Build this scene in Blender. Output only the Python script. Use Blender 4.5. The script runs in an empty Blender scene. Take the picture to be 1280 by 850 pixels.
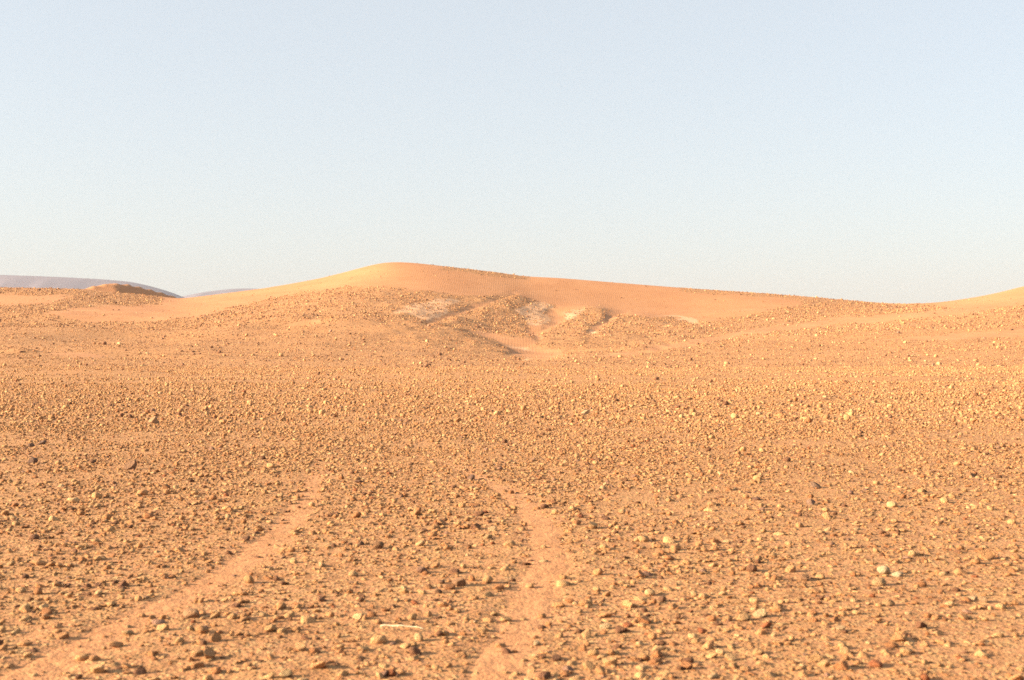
import bpy, bmesh, math, random
import numpy as np
from mathutils import Vector, Matrix

# ------------------------------------------------------------------ camera, sky, sun
FPX, CX, HZ, CAM_H = 1600.0, 640.0, 442.0, 1.4      # focal length / centre / horizon row (photo pixels), eye height (m)
SUN_EL, SUN_AZ = math.radians(17.5), math.radians(-100.0)   # azimuth clockwise from +Y (view direction): the sun is on the left
sc = bpy.context.scene
col = sc.collection

cam_d = bpy.data.cameras.new('camera'); cam = bpy.data.objects.new('camera', cam_d); col.objects.link(cam)
cam_d.sensor_width = 36.0; cam_d.lens = FPX / 1280.0 * 36.0
cam_d.clip_start = 0.05; cam_d.clip_end = 40000.0
cam.location = (0, 0, CAM_H)
cam.rotation_euler = (math.radians(90) + math.atan((HZ - 425.0) / FPX), 0, 0)
sc.camera = cam
cam_d.dof.use_dof = True; cam_d.dof.focus_distance = 45.0; cam_d.dof.aperture_fstop = 4.5

world = bpy.data.worlds.new('World'); sc.world = world; world.use_nodes = True
wn = world.node_tree.nodes; wl = world.node_tree.links
sky = wn.new('ShaderNodeTexSky'); sky.sky_type = 'NISHITA'; sky.sun_disc = False
sky.sun_elevation = SUN_EL; sky.sun_rotation = SUN_AZ
sky.altitude = 400; sky.air_density = 1.0; sky.dust_density = 2.2; sky.ozone_density = 1.6
bg = wn['Background']; bg.inputs['Strength'].default_value = 0.0535
dusty = wn.new('ShaderNodeMix'); dusty.data_type = 'RGBA'     # dust-laden air: the whole dome is veiled by the same pale tone
dusty.inputs[0].default_value = 0.5; dusty.inputs[7].default_value = (4.65, 4.8, 4.65, 1)
wl.new(sky.outputs[0], dusty.inputs[6]); wl.new(dusty.outputs[2], bg.inputs[0])

sun_d = bpy.data.lights.new('sun', 'SUN'); sun = bpy.data.objects.new('sun', sun_d); col.objects.link(sun)
sun_d.energy = 5.0; sun_d.angle = math.radians(0.55); sun_d.color = (1.0, 0.80, 0.56)
to_sun = Vector((math.sin(SUN_AZ) * math.cos(SUN_EL), math.cos(SUN_AZ) * math.cos(SUN_EL), math.sin(SUN_EL)))
sun.rotation_euler = to_sun.to_track_quat('Z', 'Y').to_euler()
sun.location = (-60, 0, 60)

sc.view_settings.view_transform = 'Standard'; sc.view_settings.look = 'None'
sc.view_settings.exposure = 2.05; sc.view_settings.gamma = 1.0
sc.view_settings.use_curve_mapping = False
sc.render.engine = 'CYCLES'
sc.cycles.use_denoising = False
sc.cycles.max_bounces = 5; sc.cycles.diffuse_bounces = 3; sc.cycles.volume_bounces = 1
sc.cycles.pixel_filter_type = 'BLACKMAN_HARRIS'; sc.cycles.filter_width = 1.6

rng = np.random.default_rng(11)
random.seed(5)

# ------------------------------------------------------------------ numpy noise
def _hash(ix, iy, s):
    h = (ix.astype(np.int64) * 374761393 + iy.astype(np.int64) * 668265263 + s * 1274126177) & 0xffffffff
    h = ((h ^ (h >> 13)) * 1274126177) & 0xffffffff
    h = ((h ^ (h >> 16)) * 2246822519) & 0xffffffff
    return ((h ^ (h >> 15)) & 0xffffff) / float(0xffffff)
def vnoise(x, y, s=0):
    x0 = np.floor(x); y0 = np.floor(y); fx = x - x0; fy = y - y0
    ux = fx * fx * fx * (fx * (fx * 6 - 15) + 10); uy = fy * fy * fy * (fy * (fy * 6 - 15) + 10)
    a = _hash(x0, y0, s); b = _hash(x0 + 1, y0, s); c = _hash(x0, y0 + 1, s); d = _hash(x0 + 1, y0 + 1, s)
    return (a + (b - a) * ux) * (1 - uy) + (c + (d - c) * ux) * uy - 0.5
def fbm(x, y, s=0, o=4):
    t = 0; a = 1.0
    for i in range(o):
        t = t + a * vnoise(x * 2 ** i + 17.3 * i, y * 2 ** i - 9.1 * i, s + i); a *= 0.5
    return t
def sstep(a, b, x):
    t = np.clip((x - a) / (b - a), 0, 1); return t * t * (3 - 2 * t)

# ------------------------------------------------------------------ terrain heights
# Hills: for some distances (m) the picture row at which the ground of that distance shows, per picture column.
ROWS = [
 (140, [(-600, 458), (1900, 458)]),
 (165, [(-600, 449), (0, 449), (200, 450), (400, 450), (560, 451), (650, 454), (760, 456), (900, 456), (1060, 454), (1280, 450), (1900, 447)]),
 (200, [(-600, 428), (0, 429), (200, 430), (400, 424), (520, 428), (600, 439), (660, 443), (760, 441), (900, 441), (1060, 435), (1280, 425), (1900, 415)]),
 (235, [(-600, 407), (0, 407), (200, 409), (340, 401), (440, 396), (540, 402), (600, 413), (650, 421), (700, 420), (760, 420), (900, 422), (1060, 414), (1280, 401), (1900, 380)]),
 (270, [(-600, 382), (0, 384), (100, 385), (220, 391), (340, 382), (440, 372), (520, 376), (600, 387), (660, 398), (720, 401), (780, 404), (900, 406), (1060, 399), (1280, 382), (1900, 350)]),
 (300, [(-600, 368), (0, 369), (100, 370), (220, 380), (340, 370), (400, 362), (440, 353), (500, 349), (560, 353), (620, 361), (680, 373), (740, 380), (800, 387), (870, 392), (960, 388), (1060, 387), (1130, 388), (1200, 384), (1280, 370), (1500, 345), (1900, 335)]),
 (330, [(-600, 358), (0, 360), (60, 361), (100, 362), (180, 369), (225, 374.5), (280, 367.5), (330, 361), (365, 355), (400, 348.5), (430, 341), (455, 334), (475, 329), (495, 327.5), (520, 329), (560, 333.5), (620, 340.5), (655, 345.5), (700, 347.5), (780, 354), (850, 359.5), (900, 363), (960, 367), (1020, 372), (1080, 377.5), (1110, 380), (1140, 380.5), (1180, 378), (1220, 372), (1250, 366), (1280, 358), (1400, 335), (1600, 320), (1900, 330)]),
]
PXG = np.arange(-600, 1901, 4.0); DG = np.arange(100, 760, 2.0)
def gsm(a, sig, ax):
    n = int(sig * 4) + 1; k = np.exp(-0.5 * (np.arange(-n, n + 1) / sig) ** 2); k /= k.sum()
    pad = [(0, 0)] * a.ndim; pad[ax] = (n, n)
    ap = np.pad(a, pad, mode='edge')
    return np.apply_along_axis(lambda v: np.convolve(v, k, 'valid'), ax, ap)
zr = []; dr = [60, 100, 125]
for _ in dr: zr.append(np.zeros_like(PXG))
for D, tab in ROWS:
    py = np.interp(PXG, [t[0] for t in tab], [t[1] for t in tab])
    py = gsm(py, 2.2 if D == 330 else 7.0, 0)
    dr.append(D); zr.append(CAM_H + (HZ - py) / FPX * D)
top = zr[-1]
for D, f in ((352, .84), (385, .45), (440, .1), (520, -.1), (760, -.2)):
    dr.append(D); zr.append(top * f)
zr = np.array(zr); dr = np.array(dr, float)
ZT = np.empty((len(DG), len(PXG)))
for j in range(len(PXG)): ZT[:, j] = np.interp(DG, dr, zr[:, j])
ZT = gsm(ZT, 4.2, 0)
# the smoothing rounds the crest off: put its height back so that the skyline stays where it was
ic = np.argmin(abs(DG - 330)); lift = top - ZT[ic]
ZT += lift[None, :] * np.exp(-0.5 * ((DG - 330) / 16.0) ** 2)[:, None]

def cr(t, p0, p1, p2, p3):
    return p1 + 0.5 * t * (p2 - p0 + t * (2 * p0 - 5 * p1 + 4 * p2 - p3 + t * (3 * (p1 - p2) + p3 - p0)))
def samp(px, D):
    u = np.clip((px - PXG[0]) / 4.0, 1, len(PXG) - 3.001); v = np.clip((D - DG[0]) / 2.0, 1, len(DG) - 3.001)
    i = u.astype(int); j = v.astype(int); fu = u - i; fv = v - j
    rows = [cr(fu, ZT[j + k, i - 1], ZT[j + k, i], ZT[j + k, i + 1], ZT[j + k, i + 2]) for k in (-1, 0, 1, 2)]
    return cr(fv, *rows)
def dist_at(px, py):                                  # distance at which that picture direction meets the slope
    D = np.arange(141, 335, 0.5); z = samp(np.full_like(D, px), D)
    hit = np.where(HZ - (z - CAM_H) * FPX / D <= py)[0]
    return D[hit[0]] if len(hit) else 330.0
def poly_sd(px, py, P):
    P = np.array(P, float); d = np.full(px.shape, 1e9); ins = np.zeros(px.shape, bool)
    for k in range(len(P)):
        ax, ay = P[k]; bx, by = P[(k + 1) % len(P)]; dx, dy = bx - ax, by - ay
        t = np.clip(((px - ax) * dx + (py - ay) * dy) / (dx * dx + dy * dy + 1e-9), 0, 1)
        d = np.minimum(d, np.hypot(px - ax - t * dx, (py - ay - t * dy) * 1.8))
        c = ((ay > py) != (by > py)) & (px < (bx - ax) * (py - ay) / (by - ay + 1e-12) + ax)
        ins ^= c
    return np.where(ins, d, -d)
def K(*pts): return [(480 + a / 4.0, 340 + b / 4.0) for a, b in pts]      # outlines read off a 4x enlargement
CHUTE = [K((195, 258), (290, 218), (365, 197), (480, 155), (560, 122), (640, 108), (600, 128), (520, 158), (480, 182), (360, 216), (262, 250), (215, 266)),
         K((410, 288), (520, 300), (600, 318), (700, 335), (735, 335), (760, 315), (700, 296), (712, 268), (770, 272), (830, 246), (800, 205), (850, 178), (905, 195), (905, 240), (860, 276), (775, 308), (795, 334), (760, 350), (735, 372), (860, 388), (905, 402), (830, 437), (720, 430), (640, 412), (612, 380), (560, 345), (470, 312)),
         K((1015, 308), (1040, 275), (1110, 228), (1125, 200), (1210, 205), (1140, 240), (1085, 290), (1050, 312))]
SAND = CHUTE + [
 [(225, 300), (1010, 300), (1000, 371), (1012, 377), (985, 384), (950, 390), (890, 400), (868, 404), (835, 396), (812, 398), (786, 394), (762, 392), (752, 384), (738, 384), (722, 387), (705, 390), (690, 381), (672, 377), (661, 374), (650, 368), (640, 367.5), (620, 369), (600, 369), (575, 368), (560, 367), (535, 364), (520, 363), (500, 360), (470, 358), (440, 358), (370, 366), (310, 380), (250, 396), (170, 404), (90, 401), (55, 390), (110, 384), (200, 380)],
 [(1130, 300), (1900, 280), (1900, 340), (1280, 380), (1200, 394), (1130, 400), (1040, 406), (920, 421), (850, 434), (770, 447), (745, 446), (840, 430), (930, 413), (1040, 398), (1150, 387)],
 [(0, 368), (90, 370), (60, 380), (-400, 384), (-400, 368)],
 [(1080, 426), (1180, 418), (1400, 402), (1400, 412), (1200, 424)],
 [(45, 440), (90, 441), (132, 444), (128, 447), (60, 444)],
 [(352, 406), (380, 398), (402, 398), (395, 404), (362, 408)],
 [(110, 357), (140, 350), (158, 352), (150, 366), (120, 364)],
]
STONY = [[(550, 325), (600, 333), (660, 344), (660, 349), (600, 343), (550, 337)], [(845, 352), (1150, 378), (1190, 386), (1060, 397), (1010, 388), (1000, 375), (850, 364)],
         K((560, 130), (640, 112), (700, 124), (728, 150), (662, 176), (690, 230), (718, 266), (690, 292), (640, 286), (560, 262), (500, 200))]
PALE = [K((45, 202), (130, 165), (250, 138), (335, 128), (372, 150), (312, 180), (322, 207), (240, 240), (190, 247), (150, 215)),
        K((662, 190), (740, 150), (800, 148), (850, 175), (800, 200), (830, 245), (770, 272), (722, 265), (700, 225)),
        K((898, 202), (1000, 184), (985, 212), (912, 240)), K((1020, 300), (1050, 288), (1062, 304), (1030, 316)), K((605, 372), (700, 380), (760, 390), (690, 392)), K((690, 428), (750, 436), (720, 446)),
        [(818, 394), (850, 393), (872, 400), (876, 405), (866, 405), (845, 397)]]  # last outline: cream tuft and a highlight painted along the dune lip
# gully mounds and hollows: picture place, half width across (m), half depth along (m), height (m)
FEAT = []
for px, py, wx, wd, a in [
    (632, 384, 5.0, 8, .45), (650, 375, 2.6, 5, .3), (746, 391, 3.6, 6, .6), (800, 398, 6, 6, .5), (590, 432, 8, 8, .7), (520, 400, 6, 6, .3),
    (380, 402, 4.5, 4, -.7), (362, 405, 3.5, 3, -.4), (372, 398, 3, 4, .5), (960, 392, 12, 4, .7), (760, 420, 10, 6, .6), (868, 403, 3, 3, -.4)]:
    D = dist_at(px, py); FEAT.append(((px - CX) / FPX * D, D, wx, wd, a))
for px, py, wx, wd, a in [(846, 484, 1.5, .8, .20), (885, 484, 1.8, 1.0, -.10), (100, 468, 3.0, 1.2, .28), (182, 468, 1.6, 1.0, .2), (560, 551, .7, .35, .06), (1010, 500, 2.2, .9, .16), (1160, 474, 3, 1.2, .22), (420, 489, 2.0, .8, .12)]:
    D = CAM_H * FPX / (py - HZ); FEAT.append(((px - CX) / FPX * D, D, wx, wd, a))
for px, py, wx, wd, a in [(26, 441, 2.6, 1.4, .6), (212, 443, 3.0, 1.4, .5), (255, 447, 2.6, 1.3, .5), (150, 437, 3, 1.5, .3)]:
    D = dist_at(px, py); FEAT.append(((px - CX) / FPX * D, D, wx, wd, a))
HILL_Z = 21.3; HILL = ((139 - CX) / FPX * 350.0, 350.0)              # the small steep dune left of the saddle

# wheel ruts: centre lines in picture pixels on the flat ground
def flat(px, py):
    D = CAM_H * FPX / (py - HZ); return ((px - CX) / FPX * D, D)
RUT_PX = [[(-420, 1010), (-120, 905), (45, 838), (150, 782), (235, 745), (300, 706), (350, 668), (380, 632), (392, 604), (408, 580), (440, 562), (520, 545)],
          [(585, 1010), (600, 900), (622, 838), (645, 790), (668, 742), (682, 706), (678, 672), (660, 642), (632, 618), (598, 600), (572, 588), (545, 574), (520, 562)]]
def spline(pts, n=24):
    P = [np.array(p) for p in pts]; P = [2 * P[0] - P[1]] + P + [2 * P[-1] - P[-2]]; out = []
    for k in range(1, len(P) - 2):
        for t in np.linspace(0, 1, n, endpoint=False):
            out.append(cr(t, P[k - 1], P[k], P[k + 1], P[k + 2]))
    out.append(P[-2]); return np.array(out)
RUTS = [spline([flat(*p) for p in r]) for r in RUT_PX]
def rut_dist(x, y):
    """distance to the nearest rut centre line and a fade at the far end"""
    best = np.full(x.shape, 9.0); fade = np.ones(x.shape)
    m = (y < 26) & (y > 2.5) & (abs(x) < 9)
    if m.any():
        xm, ym = x[m], y[m]; b = np.full(xm.shape, 9.0); yb = ym
        for R in RUTS:
            for s in range(0, len(R) - 1):
                ax, ay = R[s]; bx, by = R[s + 1]; dx, dy = bx - ax, by - ay
                t = np.clip(((xm - ax) * dx + (ym - ay) * dy) / (dx * dx + dy * dy), 0, 1)
                b = np.minimum(b, np.hypot(xm - ax - t * dx, ym - ay - t * dy))
        best[m] = b; fade[m] = 1 - sstep(9, 20.0, ym)
    return best, fade

def height(x, y, ruts=True):
    x = np.asarray(x, float); y = np.asarray(y, float)
    Y = np.maximum(y, 1.0); px = np.clip(CX + FPX * x / np.maximum(Y, 60), -590, 1890)
    z = np.where(Y > 104, samp(px, np.maximum(Y, 102)), 0.0)
    near = 1 - sstep(120, 190, Y)
    # plain: gentle swells, low crests; hill: soft relief
    z = z + near * (0.10 * fbm(x / 17, y / 13, 3, 3) + 0.022 * fbm(x / 2.2, y / 2.0, 8, 3)) * sstep(0, 8, Y + 4)
    z = z + near * sstep(35, 70, Y) * 0.34 * fbm(x / 24, y / 9, 21, 3)
    z = z - 0.5 * np.exp(-0.5 * ((Y - 152) / 9) ** 2)
    far = sstep(140, 180, Y) * (1 - sstep(325, 350, Y))
    st = far * sstep(300, 250, Y)
    z = z + far * sstep(300, 250, Y) * 0.22 * fbm(x / 22, y / 22, 31, 3) + st * 0.9 * fbm(x / 30, y / 16, 35, 4)
    for fx, fd, wx, wd, a in FEAT:
        m = (abs(x - fx) < 4 * wx) & (abs(Y - fd) < 4 * wd)
        if m.any():
            dx = (x[m] - fx) / wx; dx = np.where(dx > 0, dx * 1.5, dx * 0.85)     # steeper on the lee side
            z[m] = z[m] + a * np.exp(-0.5 * (dx ** 2 + ((Y[m] - fd) / wd) ** 2))
    m = (px > 460) & (px < 900) & (Y > 180) & (Y < 325)
    if m.any():                                       # sand chutes lie in cuts between the stony mounds
        a_, b_ = px[m], HZ - (z[m] - CAM_H) * FPX / Y[m]; cut = np.zeros(a_.shape)
        a_ = a_ + 9 * fbm(x[m] / 5, Y[m] / 5, 79, 3)
        for P in CHUTE: cut = np.maximum(cut, sstep(-9, 9, poly_sd(a_, b_, P)))
        win = sstep(462, 490, px[m]) * sstep(898, 860, px[m]) * sstep(182, 205, Y[m]) * sstep(324, 300, Y[m])
        dune = sstep(-12, 2, poly_sd(a_, b_, SAND[len(CHUTE)]))
        z[m] = z[m] + win * (-.32 * cut + (1 - cut) * (1 - dune) * .35 * fbm(x[m] / 5, Y[m] / 6, 83, 3))
    hx, hd = HILL
    al = math.radians(38); u = x - hx; v = Y - hd
    sa = u * math.cos(al) + v * math.sin(al); na = u * math.sin(al) - v * math.cos(al)
    crest = HILL_Z - np.where(sa > 0, .13 * sa + .004 * sa * sa, -sa * .30)
    h = crest - np.where(na > 0, na * .72, -na * .24) - .5 * np.exp(-(sa / 3) ** 2 - (na / 2.5) ** 2)
    h = np.where((abs(u) < 60) & (abs(v) < 60), h, -50.0)
    z = .5 * (z + h + np.sqrt((z - h) ** 2 + .08))
    if ruts:
        d, f = rut_dist(x, y)
        w = d + 0.09 * fbm(x * 2.3, y * 2.3, 55, 2)
        g = -0.012 * (1 - sstep(0.05, 0.20, w)) + 0.0015 * np.exp(-((w - 0.27) / 0.06) ** 2)
        z = z + g * f
    return z

# ------------------------------------------------------------------ sand / stone / pale masks on the slopes
def masks(x, y, z):
    Y = np.maximum(y, 1.0)
    px = CX + FPX * x / Y; py = HZ - (z - CAM_H) * FPX / Y
    wx = px + 7 * fbm(x / 4, y / 4, 71, 4); wy = py + 3.5 * fbm(x / 4 + 40, y / 4, 75, 4)
    sand = np.zeros(x.shape); pale = np.zeros(x.shape)
    m = (Y > 135)
    if m.any():
        a, b = wx[m], wy[m]; s = np.zeros(a.shape); q = np.zeros(a.shape)
        for P in SAND: s = np.maximum(s, sstep(-2, 2, poly_sd(a, b, P)))
        s = np.where(Y[m] > 334, np.maximum(s, .85), s)
        for P in STONY: s = s * (1 - .95 * sstep(-1.5, 2, poly_sd(a, b, P)))
        for P in PALE: q = np.maximum(q, sstep(-2, 2, poly_sd(a, b, P)))
        u = (x[m] - HILL[0]); v = Y[m] - HILL[1]
        hz = (u > 2.5) & (u < 24) & (abs(v) < 22)
        s = np.where(hz, 0.72, s)
        sand[m] = s; pale[m] = q
    return sand, pale

# ------------------------------------------------------------------ materials
def mat(name):
    m = bpy.data.materials.new(name); m.use_nodes = True
    nt = m.node_tree; b = nt.nodes['Principled BSDF']; b.inputs['Roughness'].default_value = 0.95
    b.inputs['Specular IOR Level'].default_value = 0.15
    return m, nt, b
def N(nt, t, **kw):
    n = nt.nodes.new(t)
    for k, v in kw.items():
        if k.startswith('i_'): n.inputs[k[2:].replace('_', ' ')].default_value = v
        else: setattr(n, k, v)
    return n
def mixc(nt, fac, a, b, blend='MIX'):
    n = nt.nodes.new('ShaderNodeMix'); n.data_type = 'RGBA'; n.blend_type = blend
    for sock, v in ((0, fac), (6, a), (7, b)):
        if hasattr(v, 'is_output') or isinstance(v, bpy.types.NodeSocket): nt.links.new(v, n.inputs[sock])
        else: n.inputs[sock].default_value = v if sock == 0 else (*v, 1.0)
    return n.outputs[2]
def ramp(nt, src, a, b, lo=0.0, hi=1.0):
    n = nt.nodes.new('ShaderNodeMapRange'); n.inputs[1].default_value = a; n.inputs[2].default_value = b
    n.inputs[3].default_value = lo; n.inputs[4].default_value = hi; nt.links.new(src, n.inputs[0]); return n.outputs[0]
def mul(nt, a, b, op='MULTIPLY'):
    n = nt.nodes.new('ShaderNodeMath'); n.operation = op
    for k, v in enumerate((a, b)):
        if isinstance(v, bpy.types.NodeSocket): nt.links.new(v, n.inputs[k])
        else: n.inputs[k].default_value = v
    return n.outputs[0]

SAND_C = (0.426, 0.200, 0.093); SAND_HI = (0.475, 0.231, 0.109); GRIT = (0.351, 0.176, 0.082); PALE_C = (0.580, 0.345, 0.200)
def ground_material(name, rut=False):
    m, nt, b = mat(name); L = nt.links.new
    pos = N(nt, 'ShaderNodeNewGeometry').outputs['Position']
    def noise(scale, detail=4, rough=.55):
        n = N(nt, 'ShaderNodeTexNoise', i_Scale=scale, i_Detail=detail, i_Roughness=rough); L(pos, n.inputs['Vector']); return n.outputs['Fac']
    def vor(scale, out='Color', feat='F1'):
        n = N(nt, 'ShaderNodeTexVoronoi', feature=feat, i_Scale=scale); L(pos, n.inputs['Vector']); return n.outputs[out]
    sand = N(nt, 'ShaderNodeAttribute', attribute_name='sand').outputs['Fac']
    pale = N(nt, 'ShaderNodeAttribute', attribute_name='pale').outputs['Fac']
    c = mixc(nt, ramp(nt, noise(.12, 3), .35, .65), SAND_C, SAND_HI)
    c = mixc(nt, mul(nt, ramp(nt, noise(1.7, 5), .42, .7), .35), c, (0.337, 0.146, 0.053))
    grit = mul(nt, sand, -1.0, 'MULTIPLY_ADD'); grit.node.inputs[2].default_value = 1.0
    # gravel too small to be built: colour flecks
    sp = N(nt, 'ShaderNodeSeparateColor'); L(vor(38.0), sp.inputs[0])
    sp2 = N(nt, 'ShaderNodeSeparateColor'); L(vor(5.5), sp2.inputs[0])
    fl = mixc(nt, ramp(nt, sp.outputs[0], .0, 1.0), (0.236, 0.107, 0.042), (0.449, 0.281, 0.129))
    fl2 = mixc(nt, ramp(nt, sp2.outputs[0], 0, 1), (0.247, 0.112, 0.045), (0.415, 0.230, 0.096))
    thr = ramp(nt, sp.outputs[1], .5, .62)
    if not rut:
        c = mixc(nt, mul(nt, grit, .35), c, GRIT)
        c = mixc(nt, mul(nt, mul(nt, grit, thr), .8), c, fl)
        c = mixc(nt, mul(nt, mul(nt, grit, ramp(nt, sp2.outputs[1], .45, .6)), .45), c, fl2)
    else:
        c = mixc(nt, .10, c, SAND_HI)
        c = mixc(nt, mul(nt, ramp(nt, sp.outputs[1], .8, .86), .5), c, fl)
    c = mixc(nt, mul(nt, mul(nt, pale, ramp(nt, noise(1.2, 6, .7), .25, .55)), .88), c, PALE_C)
    L(c, b.inputs['Base Color'])
    # relief: grains near, ripples on open sand
    rip = N(nt, 'ShaderNodeTexWave', wave_type='BANDS', bands_direction='X', i_Scale=.6, i_Distortion=6.0, i_Detail=2.0); rip.inputs['Detail Scale'].default_value = .35
    L(pos, rip.inputs['Vector'])
    hgt = mul(nt, mul(nt, rip.outputs['Fac'], sand), .009 if not rut else 0.0)
    hgt = mul(nt, hgt, mul(nt, noise(55, 3), .010), 'ADD')
    hgt = mul(nt, hgt, mul(nt, noise(9, 4), .028), 'ADD')
    dist = vor(38.0, 'Distance')
    g = mul(nt, mul(nt, ramp(nt, dist, .0, .55, 1, 0), thr), .012 if not rut else .003)
    hgt = mul(nt, hgt, mul(nt, g, grit), 'ADD')
    bp = N(nt, 'ShaderNodeBump', i_Strength=.8, i_Distance=1.0); L(hgt, bp.inputs['Height']); L(bp.outputs[0], b.inputs['Normal'])
    return m
M_GROUND = ground_material('sandy_gravel_ground'); M_RUT = ground_material('driven_sand', rut=True)

def stone_material():
    m, nt, b = mat('desert_stone'); L = nt.links.new
    at = N(nt, 'ShaderNodeAttribute', attribute_name='stone_colour', attribute_type='INSTANCER')
    tc = N(nt, 'ShaderNodeTexCoord'); info = N(nt, 'ShaderNodeObjectInfo')
    ad = N(nt, 'ShaderNodeVectorMath', operation='ADD'); L(tc.outputs['Object'], ad.inputs[0]); L(info.outputs['Random'], ad.inputs[1])
    n1 = N(nt, 'ShaderNodeTexNoise', i_Scale=3.0, i_Detail=5.0, i_Roughness=.65); L(ad.outputs[0], n1.inputs['Vector'])
    n2 = N(nt, 'ShaderNodeTexNoise', i_Scale=14.0, i_Detail=4.0, i_Roughness=.6); L(ad.outputs[0], n2.inputs['Vector'])
    c = mixc(nt, ramp(nt, n1.outputs['Fac'], .42, .72, 0, .35), at.outputs['Color'], (0.292, 0.146, 0.056))
    dk = mixc(nt, 1.0, c, (0.72, 0.66, 0.58), 'MULTIPLY')
    c = mixc(nt, ramp(nt, n2.outputs['Fac'], .5, .75, 0, .7), c, dk)
    L(c, b.inputs['Base Color']); b.inputs['Roughness'].default_value = .85
    h = mul(nt, mul(nt, n1.outputs['Fac'], .10), mul(nt, n2.outputs['Fac'], .05), 'ADD')
    bp = N(nt, 'ShaderNodeBump', i_Strength=.7, i_Distance=1.0); L(h, bp.inputs['Height']); L(bp.outputs[0], b.inputs['Normal'])
    return m
M_STONE = stone_material()

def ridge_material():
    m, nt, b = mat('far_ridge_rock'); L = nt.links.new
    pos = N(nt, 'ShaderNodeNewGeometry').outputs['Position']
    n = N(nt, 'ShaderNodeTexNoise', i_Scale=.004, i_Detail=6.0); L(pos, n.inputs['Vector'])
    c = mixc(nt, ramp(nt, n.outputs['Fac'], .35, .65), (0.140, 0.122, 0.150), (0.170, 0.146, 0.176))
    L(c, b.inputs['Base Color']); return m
M_RIDGE = ridge_material()
def wood_material():
    m, nt, b = mat('bleached_wood'); L = nt.links.new
    tc = N(nt, 'ShaderNodeTexCoord')
    n = N(nt, 'ShaderNodeTexNoise', i_Scale=60.0, i_Detail=4.0); L(tc.outputs['Object'], n.inputs['Vector'])
    c = mixc(nt, ramp(nt, n.outputs['Fac'], .35, .7), (0.58, 0.49, 0.34), (0.44, 0.33, 0.21)); L(c, b.inputs['Base Color']); return m
M_WOOD = wood_material()

# ------------------------------------------------------------------ the ground: one sheet of heights, cut into plain, hillside and dunes
def structure(o, label=None):
    o['kind'] = 'structure'
    if label: o['label'] = label
    return o
def smooth_mesh(name, V, F, mt, normals=None):
    me = bpy.data.meshes.new(name)
    me.vertices.add(len(V)); me.vertices.foreach_set('co', np.asarray(V, np.float32).ravel())
    k = F.shape[1]
    me.loops.add(F.size); me.loops.foreach_set('vertex_index', F.astype(np.int32).ravel())
    me.polygons.add(len(F)); me.polygons.foreach_set('loop_start', np.arange(0, F.size, k, dtype=np.int32))
    me.polygons.foreach_set('use_smooth', np.ones(len(F), bool))
    me.update(calc_edges=True); me.materials.append(mt)
    if normals is not None: me.normals_split_custom_set_from_vertices(normals)
    return me
def put_attr(me, name, a):
    at = me.attributes.new(name, 'FLOAT', 'POINT'); at.data.foreach_set('value', np.asarray(a, np.float32))

cols_px = np.concatenate([np.linspace(-12000, -1200, 14)[:-1], np.linspace(-1200, -180, 50)[:-1], np.arange(-180, 470, 2.6), np.arange(470, 900, 1.5), np.arange(900, 1461, 2.6), np.linspace(1461, 2500, 50)[1:], np.linspace(2500, 13000, 14)[1:]])
slopes = (cols_px - CX) / FPX
AP = 3.0                                              # the fan of columns starts behind the camera
near_rows = np.concatenate([[-2.9, -2, -1, 0, 1, 2], 3.0 * np.exp(np.arange(0, math.log(140 / 3.0), 0.0118)), [140.0]])
hill_rows = np.concatenate([np.arange(140.9, 345, .85), np.arange(345, 420, 2.0), np.linspace(422, 760, 30)])
rows = np.concatenate([near_rows, hill_rows])
Yg, Sg = np.meshgrid(rows, slopes, indexing='ij')
fan = np.maximum(Yg + AP * np.exp(-np.maximum(Yg, 0) / 8.0), .1)
Xg = Sg * fan
xs, ys = Xg.ravel(), Yg.ravel()
zs = height(xs, ys)
sand_a, pale_a = masks(xs, ys, zs)
d_r, f_r = rut_dist(xs, ys)
sand_a = np.maximum(sand_a, (1 - sstep(.05, .2, d_r)) * f_r)
V = np.stack([xs, ys, zs], 1)
nr, nc = Xg.shape
idx = np.arange(nr * nc).reshape(nr, nc)
F = np.stack([idx[:-1, :-1], idx[:-1, 1:], idx[1:, 1:], idx[1:, :-1]], -1).reshape(-1, 4)
G = V.reshape(nr, nc, 3); du = np.gradient(G, axis=1); dv = np.gradient(G, axis=0)
NRM = np.cross(du, dv).reshape(-1, 3); NRM /= np.linalg.norm(NRM, axis=1)[:, None] + 1e-12
fc = V[F].mean(1); fsand = sand_a[F].mean(1); fpx = CX + FPX * fc[:, 0] / np.maximum(fc[:, 1], 1)
part = np.zeros(len(F), int)
fy = fc[:, 1]
part[fy > 140] = 1
part[(fy > 250) & (fsand > .5) & (fpx > 228) & (fpx < 1120)] = 2
part[(fy > 200) & (fsand > .5) & (fpx >= 1000) & ((fpx >= 1120) | (fc[:, 1] < 318))] = 3
hu = fc[:, 0] - HILL[0]; hv = fc[:, 1] - HILL[1]
part[(hu > -12) & (hu < 20) & (hv > -7) & (hv < 22) & (fpx < 232)] = 4
for k, (nm, lb) in enumerate([('stony_plain', 'flat orange desert plain strewn with stones'), ('stony_hillside', 'stony slope rising behind the plain, cut by sandy gullies'),
                              ('sand_dune', 'long smooth orange sand dune on the skyline with a rounded crest'), ('sand_dune', 'smooth sand slope rising out of the saddle beyond the long dune'),
                              ('dune_hillock', 'small peaked dune hillock with a dark shaded side')]):
    f = F[part == k]; u, inv = np.unique(f, return_inverse=True)
    me = smooth_mesh(nm, V[u], inv.reshape(-1, 4), M_GROUND, NRM[u])
    put_attr(me, 'sand', sand_a[u]); put_attr(me, 'pale', pale_a[u])
    o = bpy.data.objects.new(nm, me); col.objects.link(o); structure(o, lb)

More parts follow.
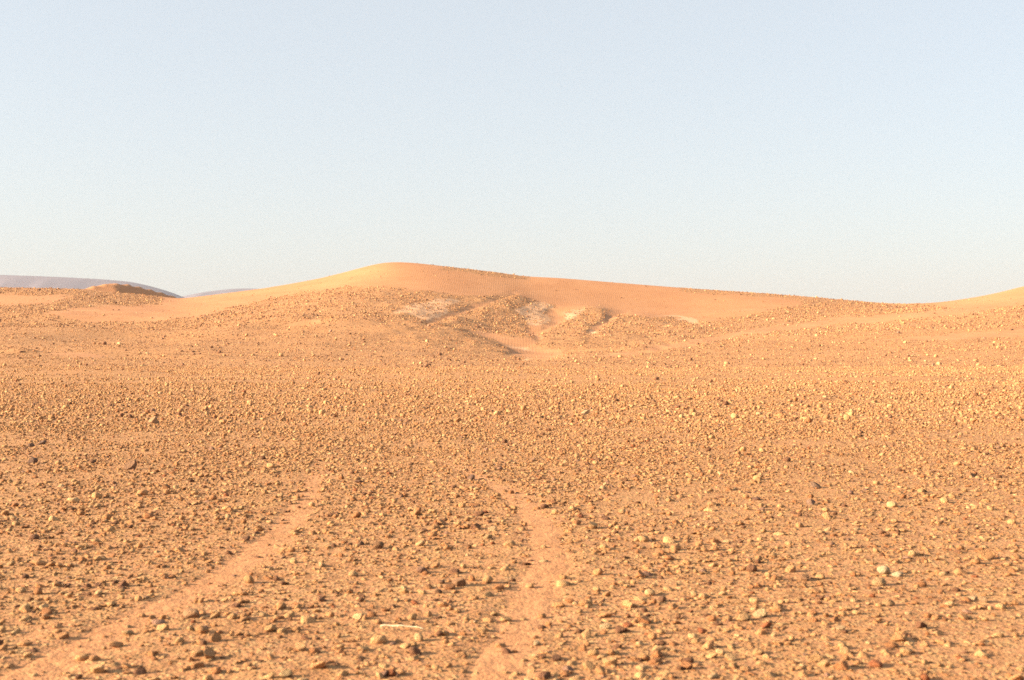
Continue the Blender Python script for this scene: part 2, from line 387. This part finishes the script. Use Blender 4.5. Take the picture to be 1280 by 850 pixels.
# the desert floor that carries on under and beyond the hills to the horizon
me = bpy.data.meshes.new('desert_floor'); bm = bmesh.new()
r_in, segs = 0.0, 64
rings = [0, 300, 700, 1500, 3000, 6000, 12000, 24000]
prev = None
for r in rings:
    ring = [bm.verts.new((r * math.cos(2 * math.pi * k / segs), r * math.sin(2 * math.pi * k / segs), -6.0)) for k in range(segs)] if r else [bm.verts.new((0, 0, -6.0))]
    if prev:
        for k in range(segs):
            if len(prev) == 1: bm.faces.new((prev[0], ring[k], ring[(k + 1) % segs]))
            else: bm.faces.new((prev[k], ring[k], ring[(k + 1) % segs], prev[(k + 1) % segs]))
    prev = ring
bm.to_mesh(me); bm.free(); me.materials.append(M_GROUND); put_attr(me, 'sand', [.5] * len(me.vertices)); put_attr(me, 'pale', [0] * len(me.vertices))
structure(col.objects.link(bpy.data.objects.new('desert_floor', me)) or bpy.data.objects['desert_floor'], 'desert floor reaching to the horizon behind the hills')

# wheel ruts: the pressed sand lying in the two grooves of the plain
for r_i, R in enumerate(RUTS):
    R = R[R[:, 1] < 21.0]
    t = np.gradient(R, axis=0); t /= np.linalg.norm(t, axis=1)[:, None]; n = np.stack([t[:, 1], -t[:, 0]], 1)
    us = np.linspace(-.20, .20, 15)
    seg = np.concatenate([[0], np.cumsum(np.hypot(*np.diff(R, axis=0).T))])
    fine = np.arange(0, seg[-1], .045)
    Rf = np.stack([np.interp(fine, seg, R[:, k]) for k in (0, 1)], 1); nf = np.stack([np.interp(fine, seg, n[:, k]) for k in (0, 1)], 1)
    X = Rf[:, 0][:, None] + nf[:, 0][:, None] * us; Yy = Rf[:, 1][:, None] + nf[:, 1][:, None] * us
    base = height(X.ravel(), Yy.ravel(), ruts=False).reshape(X.shape)
    fd = (1 - sstep(9, 20.0, Yy))
    prof = -0.0065 + 0.002 * (us / .15) ** 2 - 0.009 * np.clip((abs(us) - .07) / .12, 0, 1) ** 1.3
    tread = 0.003 * vnoise(X * 9, Yy * 9, 91) + 0.005 * fbm(X * 1.4, Yy * 1.4, 95, 3)
    lug = 0.0015 * np.sign(np.sin(fine[:, None] * 2 * math.pi / .11 + 5 * abs(us[None, :]) * 6)) * (abs(us) < .12)
    lug = lug * (vnoise(X * 1.1, Yy * .8, 97) > .0)
    Z = base + (prof[None, :] + tread + lug) * fd - 0.004 * (1 - fd)
    idr = np.arange(X.size).reshape(X.shape)
    Fr = np.stack([idr[:-1, :-1], idr[:-1, 1:], idr[1:, 1:], idr[1:, :-1]], -1).reshape(-1, 4)
    me = smooth_mesh('wheel_track', np.stack([X.ravel(), Yy.ravel(), Z.ravel()], 1), Fr, M_RUT)
    put_attr(me, 'sand', np.ones(X.size)); put_attr(me, 'pale', np.zeros(X.size))
    o = bpy.data.objects.new('wheel_track', me); col.objects.link(o)
    structure(o, ['wheel track of pressed sand curving off to the left foreground', 'wheel track of pressed sand bending beside the white stick'][r_i])

# far ridges, kilometres away
def ridge(name, prof, D, depth, seed, label):
    pxs = np.arange(prof[0][0], prof[-1][0] + 1, 4.0); top = np.interp(pxs, [p[0] for p in prof], [p[1] for p in prof]); top = gsm(top, 3, 0)
    zt = CAM_H + (HZ - top) / FPX * D
    vs = np.linspace(-1, 1, 61)
    X = ((pxs - CX) / FPX * D)[None, :] * (1 + 0 * vs[:, None]); Yy = D + vs[:, None] * depth + 0 * X
    base = np.where(vs < 0, sstep(-1, 0, vs) ** 1.2, 1 - sstep(0, 1, vs))
    gul = fbm(X / 260, Yy / 420, seed, 5)
    Z = -8 + (zt[None, :] + 8) * np.minimum(Yy / D, 1.0) * np.clip(base[:, None] + .34 * gul * (base * (1 - base) * 4)[:, None], 0, 1.0)
    idr = np.arange(X.size).reshape(X.shape)
    Fr = np.stack([idr[:-1, :-1], idr[:-1, 1:], idr[1:, 1:], idr[1:, :-1]], -1).reshape(-1, 4)
    me = smooth_mesh(name, np.stack([X.ravel(), Yy.ravel(), Z.ravel()], 1), Fr, M_RIDGE)
    o = bpy.data.objects.new(name, me); col.objects.link(o); structure(o, label)
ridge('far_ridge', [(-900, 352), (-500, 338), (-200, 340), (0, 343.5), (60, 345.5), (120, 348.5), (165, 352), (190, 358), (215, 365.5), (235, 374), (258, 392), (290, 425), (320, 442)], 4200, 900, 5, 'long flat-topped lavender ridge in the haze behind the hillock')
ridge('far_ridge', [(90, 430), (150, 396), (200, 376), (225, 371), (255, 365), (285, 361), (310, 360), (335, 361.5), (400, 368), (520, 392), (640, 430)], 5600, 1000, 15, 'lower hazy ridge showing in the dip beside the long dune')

# ------------------------------------------------------------------ stones
SHAPES = ['rounded', 'flat', 'angular', 'wedge-shaped']
def stone_mesh(name, seed, sub=3, shape=0):
    r = np.random.default_rng(seed)
    bm = bmesh.new(); bmesh.ops.create_icosphere(bm, subdivisions=sub, radius=.5)
    P = np.array([v.co[:] for v in bm.verts])
    st = np.array([1.0, r.uniform(.68, .95), [.55, .34, .50, .52][shape] + r.uniform(-.05, .07)])
    lo, hi = [(.33, .44), (.24, .40), (.17, .36), (.20, .40)][shape]
    for k in range(r.integers(8, 13)):
        n = r.normal(size=3); n /= np.linalg.norm(n); d = r.uniform(lo, hi)
        over = P @ n - d; P = P - np.outer(np.maximum(over, 0) * .93, n)
    P = P * st
    if shape == 3: P[:, 2] *= .55 + .75 * (P[:, 0] + .5)
    q = r.uniform(-50, 50, 3)
    ns = .07 * fbm(P[:, 0] * 3.2 + q[0] + P[:, 2] * 2.1, P[:, 1] * 3.2 + q[1] - P[:, 2] * 2.7, int(seed), 3)
    P = P * (1 + ns)[:, None]
    P *= .5 / np.abs(P[:, :2]).max(); P[:, 2] -= P[:, 2].min()
    for v, p in zip(bm.verts, P): v.co = p
    for f in bm.faces: f.smooth = True
    me = bpy.data.meshes.new(name); bm.to_mesh(me); bm.free(); me.materials.append(M_STONE)
    return me
PROTO = [stone_mesh('stone', 100 + k, 3, k % 4) for k in range(12)]          # the large ones near the camera
PROTO_LOW = [stone_mesh('stone_small', 300 + k, 2, (1, 2, 1, 3, 0, 1, 2, 2)[k]) for k in range(8)]  # for the mass of small ones
def stone_colours(n, dark=0.0):
    t = np.where(rng.random(n) < dark, rng.uniform(.93, .975, n), rng.random(n)); base = np.empty((n, 3)); kind = np.zeros(n, int)
    pal = [((0.415, 0.236, 0.093), .38), ((0.471, 0.303, 0.123), .34), ((0.326, 0.163, 0.062), .13), ((0.500, 0.348, 0.152), .07), ((0.157, 0.084, 0.042), .05), ((0.247, 0.157, 0.096), .02), ((0.259, 0.101, 0.040), .01)]
    cum = 0
    for k, (c, w) in enumerate(pal):
        m = (t >= cum) & (t < cum + w); base[m] = c; kind[m] = k; cum += w
    base *= rng.uniform(.92, 1.28, (n, 1)) * np.array([1.07, .945, 1.06]); return np.clip(base, 0, .9), kind

def scatter(d0, d1, dens, s0, s1, pw, mask, x_margin=1.15):
    """points over the fan of ground between two distances; dens per m2, sizes s0..s1 m with power law pw"""
    hw = 640.0 / FPX * x_margin
    n = int(hw * ((d1 + 2) ** 2 - (d0 + 2) ** 2) * dens)
    D = np.sqrt(rng.random(n) * ((d1 + 2) ** 2 - (d0 + 2) ** 2) + (d0 + 2) ** 2); x = rng.uniform(-hw, hw, n) * D; y = D - 2
    u = rng.random(n); e = 1 - pw; s = (s0 ** e + u * (s1 ** e - s0 ** e)) ** (1 / e)
    keep = rng.random(n) < mask(x, y)
    return np.stack([x[keep], y[keep], s[keep]], 1)
def plain_mask(x, y):
    d, f = rut_dist(x, y)
    in_rut = (1 - sstep(.04, .17, d + .16 * fbm(x * 2.1, y * 1.6, 57, 3))) * f
    lane = 1 - .2 * sstep(.6, .2, d) * f
    cl = np.clip(.84 + .9 * fbm(x / 1.3, y / 2.0, 41, 4) + .5 * fbm(x / 9, y / 7, 47, 2), .2, 1)
    swath = 1 - .15 * sstep(13, 9, y) * sstep(4.5, 7.5, y)
    return np.clip((1 - in_rut * .76) * cl * lane * swath, 0, 1)
def far_mask(x, y):
    return np.clip(.85 + .7 * fbm(x / 14, y / 9, 43, 3), .2, 1) * sstep(172, 118, y)
def hill_mask(x, y):
    z = height(x, y); s, p = masks(x, y, z)
    cl = np.clip(.82 + .9 * fbm(x / 9, y / 9, 61, 3), .3, 1)
    return ((1 - s) * (1 - .55 * p) * cl + .018 * s) * sstep(118, 172, y) * (1 - .55 * sstep(312, 322, y))
S_near = np.concatenate([
    scatter(3.4, 19, 520, .012, .035, 1.8, plain_mask),
    scatter(3.4, 26, 215, .033, .078, 3.0, plain_mask),
    scatter(3.4, 26, 3.0, .078, .12, 2.9, plain_mask),
    scatter(19, 40, 90, .025, .05, 1.9, plain_mask),
    scatter(26, 60, 48, .05, .105, 2.2, far_mask),
    scatter(26, 60, 2.0, .12, .19, 2.6, far_mask),
    scatter(60, 175, 13, .075, .15, 2.1, far_mask),
    scatter(60, 175, .6, .15, .25, 2.6, far_mask)])
S_hill = np.concatenate([scatter(122, 230, 4.0, .13, .27, 2.2, hill_mask), scatter(230, 345, 4.2, .20, .40, 2.1, hill_mask), scatter(143, 345, .14, .36, .7, 2.4, hill_mask),
                         scatter(122, 240, 3.0, .11, .16, 2.0, hill_mask)])
def place(S, dark=0.0):
    z = height(S[:, 0], S[:, 1]); n = len(S)
    rot = np.stack([rng.normal(0, .28, n), rng.normal(0, .28, n), rng.uniform(0, 6.283, n)], 1)
    c, kind = stone_colours(n, dark)
    return dict(x=S[:, 0], y=S[:, 1], z=z - S[:, 2] * rng.uniform(.06, .26, n), s=S[:, 2], rot=rot, c=c, kind=kind)
near = place(S_near, .04); hill = place(S_hill, .34)

# stones that stand out in the photograph: picture place, width in pixels, colour, label
LAND = [
 (1103, 712, 17, (0.462, 0.339, 0.204), 'cream rounded stone with a dark pit, touching a second cream stone'),
 (1121, 715, 17, (0.472, 0.348, 0.213), 'smooth cream oblong stone touching the pitted cream stone'),
 (952, 765, 19, (0.452, 0.315, 0.169), 'large pale yellow stone right of the bending wheel track, alone on sand'),
 (757, 781, 14, (0.440, 0.311, 0.175), 'pale yellow block stone on the bank of the bending wheel track'),
 (670, 803, 11, (0.452, 0.320, 0.185), 'pale yellow stone at the edge of the bending wheel track'),
 (607, 638, 11, (0.236, 0.067, 0.029), 'brick red stone on the bank of the bending wheel track'),
 (617, 660, 13, (0.452, 0.311, 0.175), 'pale stone above a tan stone, beside the bending wheel track'),
 (610, 669, 13, (0.409, 0.254, 0.126), 'tan stone below a pale stone, beside the bending wheel track'),
 (475, 681, 15, (0.202, 0.104, 0.052), 'dark brown rounded stone between the two wheel tracks, beside a darker one'),
 (452, 678, 10, (0.152, 0.085, 0.054), 'almost black stone beside the dark brown rounded stone'),
 (572, 727, 18, (0.281, 0.156, 0.086), 'large brown wedge-shaped stone between the two wheel tracks'),
 (553, 725, 14, (0.190, 0.104, 0.063), 'flat dark brown stone beside the large brown wedge-shaped stone'),
 (548, 738, 10, (0.152, 0.085, 0.054), 'small dark stone below the brown wedge-shaped stone'),
 (610, 740, 17, (0.388, 0.226, 0.107), 'ochre block stone on the inner bank of the bending wheel track'),
 (360, 840, 18, (0.440, 0.292, 0.146), 'pale ochre stone in the middle of the foreground gravel, below a brown one'),
 (241, 765, 21, (0.348, 0.199, 0.109), 'large tan stone beside the rut that curves off left'),
 (160, 789, 15, (0.430, 0.273, 0.131), 'pale ochre stone lying in the left wheel track'),
 (402, 704, 14, (0.440, 0.282, 0.146), 'pale tan split-looking stone between the wheel tracks, near the left one'),
 (207, 607, 14, (0.247, 0.120, 0.057), 'rust brown stone standing alone on sand left of the wheel tracks'),
 (54, 552, 13, (0.144, 0.088, 0.065), 'black-brown stone, left one of a dark pair far out on the plain'),
 (43, 576, 12, (0.152, 0.092, 0.069), 'black-brown stone just in front of the dark pair on the plain'),
 (40, 556, 9, (0.167, 0.098, 0.069), 'small black-brown stone of the dark pair far out on the plain'),
 (165, 582, 17, (0.236, 0.130, 0.075), 'flat brown stone with a long shadow on the left plain'),
 (450, 600, 13, (0.181, 0.105, 0.077), 'dark grey-brown stone beyond the white stick, between the far track ends'),
 (590, 596, 12, (0.189, 0.109, 0.077), 'dark stone lying at the far end of the bending wheel track'),
 (946, 621, 14, (0.144, 0.077, 0.054), 'blackish stone with a lumpy top on the right plain'),
 (1012, 627, 12, (0.247, 0.156, 0.114), 'greyish brown stone on the right plain, past the blackish lumpy one'),
 (1018, 606, 14, (0.213, 0.130, 0.086), 'broad dull brown stone behind the greyish brown stone'),
 (828, 748, 12, (0.181, 0.092, 0.054), 'dark stone with a long shadow right of the bending wheel track'),
 (890, 842, 16, (0.440, 0.292, 0.155), 'pale ochre stone in the foreground gravel right of the wheel tracks'),
 (1228, 748, 15, (0.348, 0.219, 0.126), 'tan stone with a long dark shadow on the right plain'),
 (1215, 745, 14, (0.440, 0.301, 0.175), 'pale tan stone among smaller ones on the right plain'),
 (1098, 726, 17, (0.409, 0.254, 0.126), 'tan stone in front of the pair of cream stones'),
 (1110, 752, 15, (0.367, 0.217, 0.107), 'upright tan stone in front of the pair of cream stones'),
 (1050, 785, 12, (0.420, 0.282, 0.155), 'pale stone in the right foreground with a dark shadow behind'),
 (1004, 720, 18, (0.213, 0.115, 0.063), 'low brown stone left of the pair of cream stones'),
 (948, 517, 9, (0.420, 0.273, 0.146), 'pale stone standing proud of the distant gravel on the right'),
 (1213, 592, 14, (0.259, 0.136, 0.068), 'wide brown stone on the far right plain'),
 (193, 526, 14, (0.348, 0.209, 0.114), 'large tan boulder with a dark side among distant stones on the left'),
 (732, 515, 10, (0.440, 0.301, 0.175), 'pale boulder standing out of the distant gravel'),
]
def z0(x, y): return float(height(np.array([x]), np.array([y]))[0])
def add_stone(me, loc, rot, scale, c, label, group=None):
    o = bpy.data.objects.new('stone', me); col.objects.link(o)
    o.location = loc; o.rotation_euler = rot; o.scale = (scale, scale, scale) if not hasattr(scale, '__len__') else scale
    o['stone_colour'] = [float(v) for v in c]; o['label'] = label; o['category'] = 'stone'
    if group: o['group'] = group
    return o
land_xy = []
protos_obj = []
for k, (px, py, w, c, lb) in enumerate(LAND):
    D = CAM_H * FPX / (py + w * .25 - HZ)
    for _ in range(3):                               # follow the swells of the plain
        x = (px - CX) / FPX * D; zz = z0(x, D); D = (CAM_H - zz) * FPX / (py + w * .25 - HZ)
    x = (px - CX) / FPX * D; s = w * 1.05 * D / FPX
    rot = (random.gauss(0, .15), random.gauss(0, .15), random.uniform(0, 6.28))
    o = add_stone(PROTO[k % 12], (x, D, z0(x, D) - .1 * s), rot, (s, s, s * random.uniform(.95, 1.25)), c, lb, 'stones that stand out on the plain')
    land_xy.append((x, D, s))
for px_ in range(474, 536, 5):                          # clear ground under the stick
    fx_, fy_ = flat(px_, 788.5); land_xy.append((fx_, fy_, .09))
land_xy = np.array(land_xy)

# keep the mass of stones from growing through the standing-out ones
def drop_near_land(P):
    keep = np.ones(len(P['x']), bool)
    for x, y, s in land_xy: keep &= np.hypot(P['x'] - x, P['y'] - y) > (s * .5 + P['s'] * .5)
    return {k: v[keep] for k, v in P.items()}
near = drop_near_land(near)
# largest in the picture become things of their own
vpx = CX + FPX * near['x'] / near['y']; vpy = HZ + (CAM_H - near['z']) * FPX / near['y']
size_px = near['s'] * FPX / near['y'] * ((vpx > 2) & (vpx < 1278) & (vpy < 848))
order = np.argsort(-size_px); N_SOLO = 255
solo = order[:N_SOLO]
# spread apart: drop any that would cut into a bigger one
KIND = ['tan', 'pale ochre', 'rust brown', 'cream', 'dark brown', 'grey brown', 'brick red']
SHORT = {0: 'pitted cream stone', 2: 'large pale yellow stone', 3: 'pale yellow block stone', 4: 'pale yellow track stone', 5: 'brick red stone', 8: 'dark brown rounded stone',
         10: 'brown wedge-shaped stone', 15: 'large tan rut stone', 16: 'pale left-track stone', 17: 'pale tan split-looking stone', 18: 'lone rust brown stone',
         22: 'flat brown long-shadowed stone', 23: 'dark grey-brown stone', 25: 'blackish lumpy stone', 26: 'greyish brown stone', 28: 'dark long-shadowed stone',
         30: 'tan long-shadowed stone', 33: 'upright tan stone', 35: 'low brown stone', 19: 'dark pair of stones'}
MARK = [(land_xy[k][0], land_xy[k][1], nm) for k, nm in SHORT.items()] + [(*flat(503, 788), 'white stick')]
chosen = []
for i in solo:
    if all(math.hypot(near['x'][i] - near['x'][j], near['y'][i] - near['y'][j]) > .48 * (near['s'][i] + near['s'][j]) for j in chosen): chosen.append(i)
def label_for(x, y, s, shape, kind, noun='stone'):
    xl = np.interp(y, RUTS[0][:, 1], RUTS[0][:, 0]); xr = np.interp(y, RUTS[1][:, 1], RUTS[1][:, 0])
    if y > 17: where = 'on the plain beyond the wheel tracks'
    elif x < xl - .55: where = 'on the gravel outside the left-curving wheel track'
    elif x < xl + .45: where = 'beside the left-curving wheel track'
    elif x < xr - .55: where = 'between the two wheel tracks'
    elif x < xr + .45: where = 'beside the bending wheel track by the white stick'
    elif x < xr + 1.7: where = 'on gravel a step outside the bending wheel track'
    else: where = 'on open gravel well outside the bending wheel track'
    size = 'tiny' if s < .045 else 'small' if s < .075 else 'fist-sized' if s < .10 else 'large'
    dm, nm = min((math.hypot(x - lx, y - ly), nm) for lx, ly, nm in MARK)
    if dm < .28: where = 'close beside the ' + nm
    elif dm < .62: where = "an arm's length from the " + nm
    elif dm < 1.1: where = 'a step away from the ' + nm
    return '%s %s %s %s %s' % (size, SHAPES[shape], KIND[kind], noun, where)
for i in chosen:
    x, y, s = near['x'][i], near['y'][i], near['s'][i]
    lb = label_for(x, y, s, int(i) % 12 % 4, near['kind'][i])
    add_stone(PROTO[int(i) % 12], (x, y, near['z'][i]), near['rot'][i], float(s), near['c'][i], lb, lb.replace('stone', 'stones', 1))
rest = np.ones(len(near['x']), bool); rest[solo] = False
near = {k: v[rest] for k, v in near.items()}

# the uncounted rest: one point cloud per ground, a stone on every point
def stone_field(name, P, protos, label):
    n = len(P['x'])
    me = bpy.data.meshes.new(name); me.vertices.add(n)
    me.vertices.foreach_set('co', np.stack([P['x'], P['y'], P['z']], 1).astype(np.float32).ravel())
    def att(nm, typ, data, key):
        a = me.attributes.new(nm, typ, 'POINT'); a.data.foreach_set(key, np.ascontiguousarray(data).ravel())
    sc3 = P['s'][:, None] * np.stack([np.ones(n), rng.uniform(.8, 1.1, n), rng.uniform(.6, 1.1, n) * (1 + .2 * sstep(14, 30, P['y']))], 1)
    att('stone_scale', 'FLOAT_VECTOR', sc3.astype(np.float32), 'vector')
    att('stone_turn', 'FLOAT_VECTOR', P['rot'].astype(np.float32), 'vector')
    att('stone_colour', 'FLOAT_VECTOR', P['c'].astype(np.float32), 'vector')
    att('stone_pick', 'INT', rng.integers(0, len(protos), n).astype(np.int32), 'value')
    o = bpy.data.objects.new(name, me); col.objects.link(o)
    o['kind'] = 'stuff'; o['label'] = label; o['category'] = 'stones'
    ng = bpy.data.node_groups.new(name + '_nodes', 'GeometryNodeTree')
    ng.interface.new_socket('Geometry', in_out='INPUT', socket_type='NodeSocketGeometry'); ng.interface.new_socket('Geometry', in_out='OUTPUT', socket_type='NodeSocketGeometry')
    gi = ng.nodes.new('NodeGroupInput'); go = ng.nodes.new('NodeGroupOutput'); L = ng.links.new
    iop = ng.nodes.new('GeometryNodeInstanceOnPoints'); iop.inputs['Pick Instance'].default_value = True
    jn = ng.nodes.new('GeometryNodeJoinGeometry')
    for src in reversed(protos):
        oi = ng.nodes.new('GeometryNodeObjectInfo'); oi.inputs['Object'].default_value = src; oi.transform_space = 'ORIGINAL'; oi.inputs['As Instance'].default_value = False
        g2 = ng.nodes.new('GeometryNodeGeometryToInstance'); L(oi.outputs['Geometry'], g2.inputs[0]); L(g2.outputs[0], jn.inputs[0])
    def named(nm, typ):
        a = ng.nodes.new('GeometryNodeInputNamedAttribute'); a.data_type = typ; a.inputs['Name'].default_value = nm; return a.outputs['Attribute']
    m2p = ng.nodes.new('GeometryNodeMeshToPoints'); L(gi.outputs[0], m2p.inputs[0])
    L(m2p.outputs[0], iop.inputs['Points']); L(jn.outputs[0], iop.inputs['Instance'])
    L(named('stone_pick', 'INT'), iop.inputs['Instance Index'])
    e2r = ng.nodes.new('FunctionNodeEulerToRotation'); L(named('stone_turn', 'FLOAT_VECTOR'), e2r.inputs[0]); L(e2r.outputs[0], iop.inputs['Rotation'])
    L(named('stone_scale', 'FLOAT_VECTOR'), iop.inputs['Scale'])
    L(iop.outputs[0], go.inputs[0])
    md = o.modifiers.new('stones', 'NODES'); md.node_group = ng
    return o
# eight real small stones near the camera lend their shapes to the mass
lend = []
for k in range(8):
    i = k
    while near['s'][i] < .03 or near['y'][i] > 9 or abs(near['x'][i]) > 2.4: i += 8
    o = add_stone(PROTO_LOW[k], (near['x'][i], near['y'][i], near['z'][i]), near['rot'][i], float(near['s'][i]), near['c'][i], label_for(near['x'][i], near['y'][i], near['s'][i], (1, 2, 1, 3, 0, 1, 2, 2)[k], near['kind'][i], 'pebble'), 'small pebbles in the foreground gravel')
    o.name = 'pebble'; o['category'] = 'pebble'; near['s'][i] = 0.0; lend.append(o)
ok = near['s'] > 0; near = {k: v[ok] for k, v in near.items()}
stone_field('gravel', near, lend, 'countless small stones strewn over the plain')
stone_field('hillside_rocks', hill, lend, 'countless rocks scattered over the stony hillside')
print('STONES', len(chosen), len(near['x']), len(hill['x']))

# ------------------------------------------------------------------ the bleached stick
def stick():
    a = flat(476, 787); b = flat(531, 790.5)
    bm = bmesh.new(); n = 22; k = 10; prev = None
    A = np.array([a[0], a[1]]); B = np.array([b[0], b[1]]); O = (A + B) / 2; dirv = (B - A); Ln = np.linalg.norm(dirv); dirv /= Ln; side = np.array([-dirv[1], dirv[0]])
    ctr = []
    for i in range(n + 1):
        t = i / n; p = (t - .5) * Ln * dirv + side * (.007 * math.sin(t * math.pi) + .003 * math.sin(t * 11))
        z = .012 + .006 * math.sin(t * 3.0) + .002 * math.sin(t * 17)
        r = .0050 * (1 - .62 * t) * (1 + .10 * math.sin(t * 23)) * (.55 if i in (0, n) else 1)
        ring = []
        for j in range(k):
            an = 2 * math.pi * j / k; q = side * math.cos(an) * r
            ring.append(bm.verts.new((p[0] + q[0], p[1] + q[1], z + math.sin(an) * r)))
        if prev:
            for j in range(k): bm.faces.new((prev[j], prev[(j + 1) % k], ring[(j + 1) % k], ring[j]))
        else: bm.faces.new(list(reversed(ring)))
        prev = ring; ctr.append((p, z, r))
    bm.faces.new(prev)
    for f in bm.faces: f.smooth = True
    me = bpy.data.meshes.new('stick'); bmesh.ops.recalc_face_normals(bm, faces=bm.faces); bm.to_mesh(me); bm.free(); me.materials.append(M_WOOD)
    o = bpy.data.objects.new('stick', me); col.objects.link(o)
    o.location = (O[0], O[1], z0(O[0], O[1]) + .012)
    o['label'] = 'thin bleached white stick lying on the gravel between the wheel tracks'; o['category'] = 'stick'
    # a broken side twig stub
    p, z, r = ctr[8]; bm = bmesh.new(); prev = None
    for i in range(4):
        t = i / 3; c = np.array([p[0], p[1]]) + side * -.022 * t + dirv * .016 * t; zz = z + .004 * t; rr = .0032 * (1 - .5 * t)
        ring = [bm.verts.new((c[0] + dirv[0] * math.cos(6.283 * j / 6) * rr, c[1] + dirv[1] * math.cos(6.283 * j / 6) * rr, zz + math.sin(6.283 * j / 6) * rr)) for j in range(6)]
        if prev:
            for j in range(6): bm.faces.new((prev[j], prev[(j + 1) % 6], ring[(j + 1) % 6], ring[j]))
        prev = ring
    bm.faces.new(prev); bmesh.ops.recalc_face_normals(bm, faces=bm.faces)
    me = bpy.data.meshes.new('twig_stub'); bm.to_mesh(me); bm.free(); me.materials.append(M_WOOD)
    t = bpy.data.objects.new('twig_stub', me); col.objects.link(t); t.parent = o
stick()

# ------------------------------------------------------------------ haze
HX0, HX1, HY0, HY1, HZ0, HZ1 = -7000, 7000, -1200, 7200, -7.2, 400
HAZE_BOX = [(x, y, z) for x in (HX0, HX1) for y in (HY0, HY1) for z in (HZ0, HZ1)]
me = bpy.data.meshes.new('haze')
me.from_pydata(HAZE_BOX, [], [(0, 1, 3, 2), (4, 6, 7, 5), (0, 4, 5, 1), (2, 3, 7, 6), (0, 2, 6, 4), (1, 5, 7, 3)]); me.update()
m = bpy.data.materials.new('desert_haze'); m.use_nodes = True; nt = m.node_tree; nt.nodes.remove(nt.nodes['Principled BSDF'])
pv = nt.nodes.new('ShaderNodeVolumePrincipled'); pv.inputs['Color'].default_value = (.375, .42, .51, 1); pv.inputs['Density'].default_value = 0.0001
pv.inputs['Anisotropy'].default_value = 0.0
nt.links.new(pv.outputs[0], nt.nodes['Material Output'].inputs['Volume']); me.materials.append(m)
hz = bpy.data.objects.new('haze', me); col.objects.link(hz); hz['kind'] = 'stuff'; hz['label'] = 'thin pale desert haze'
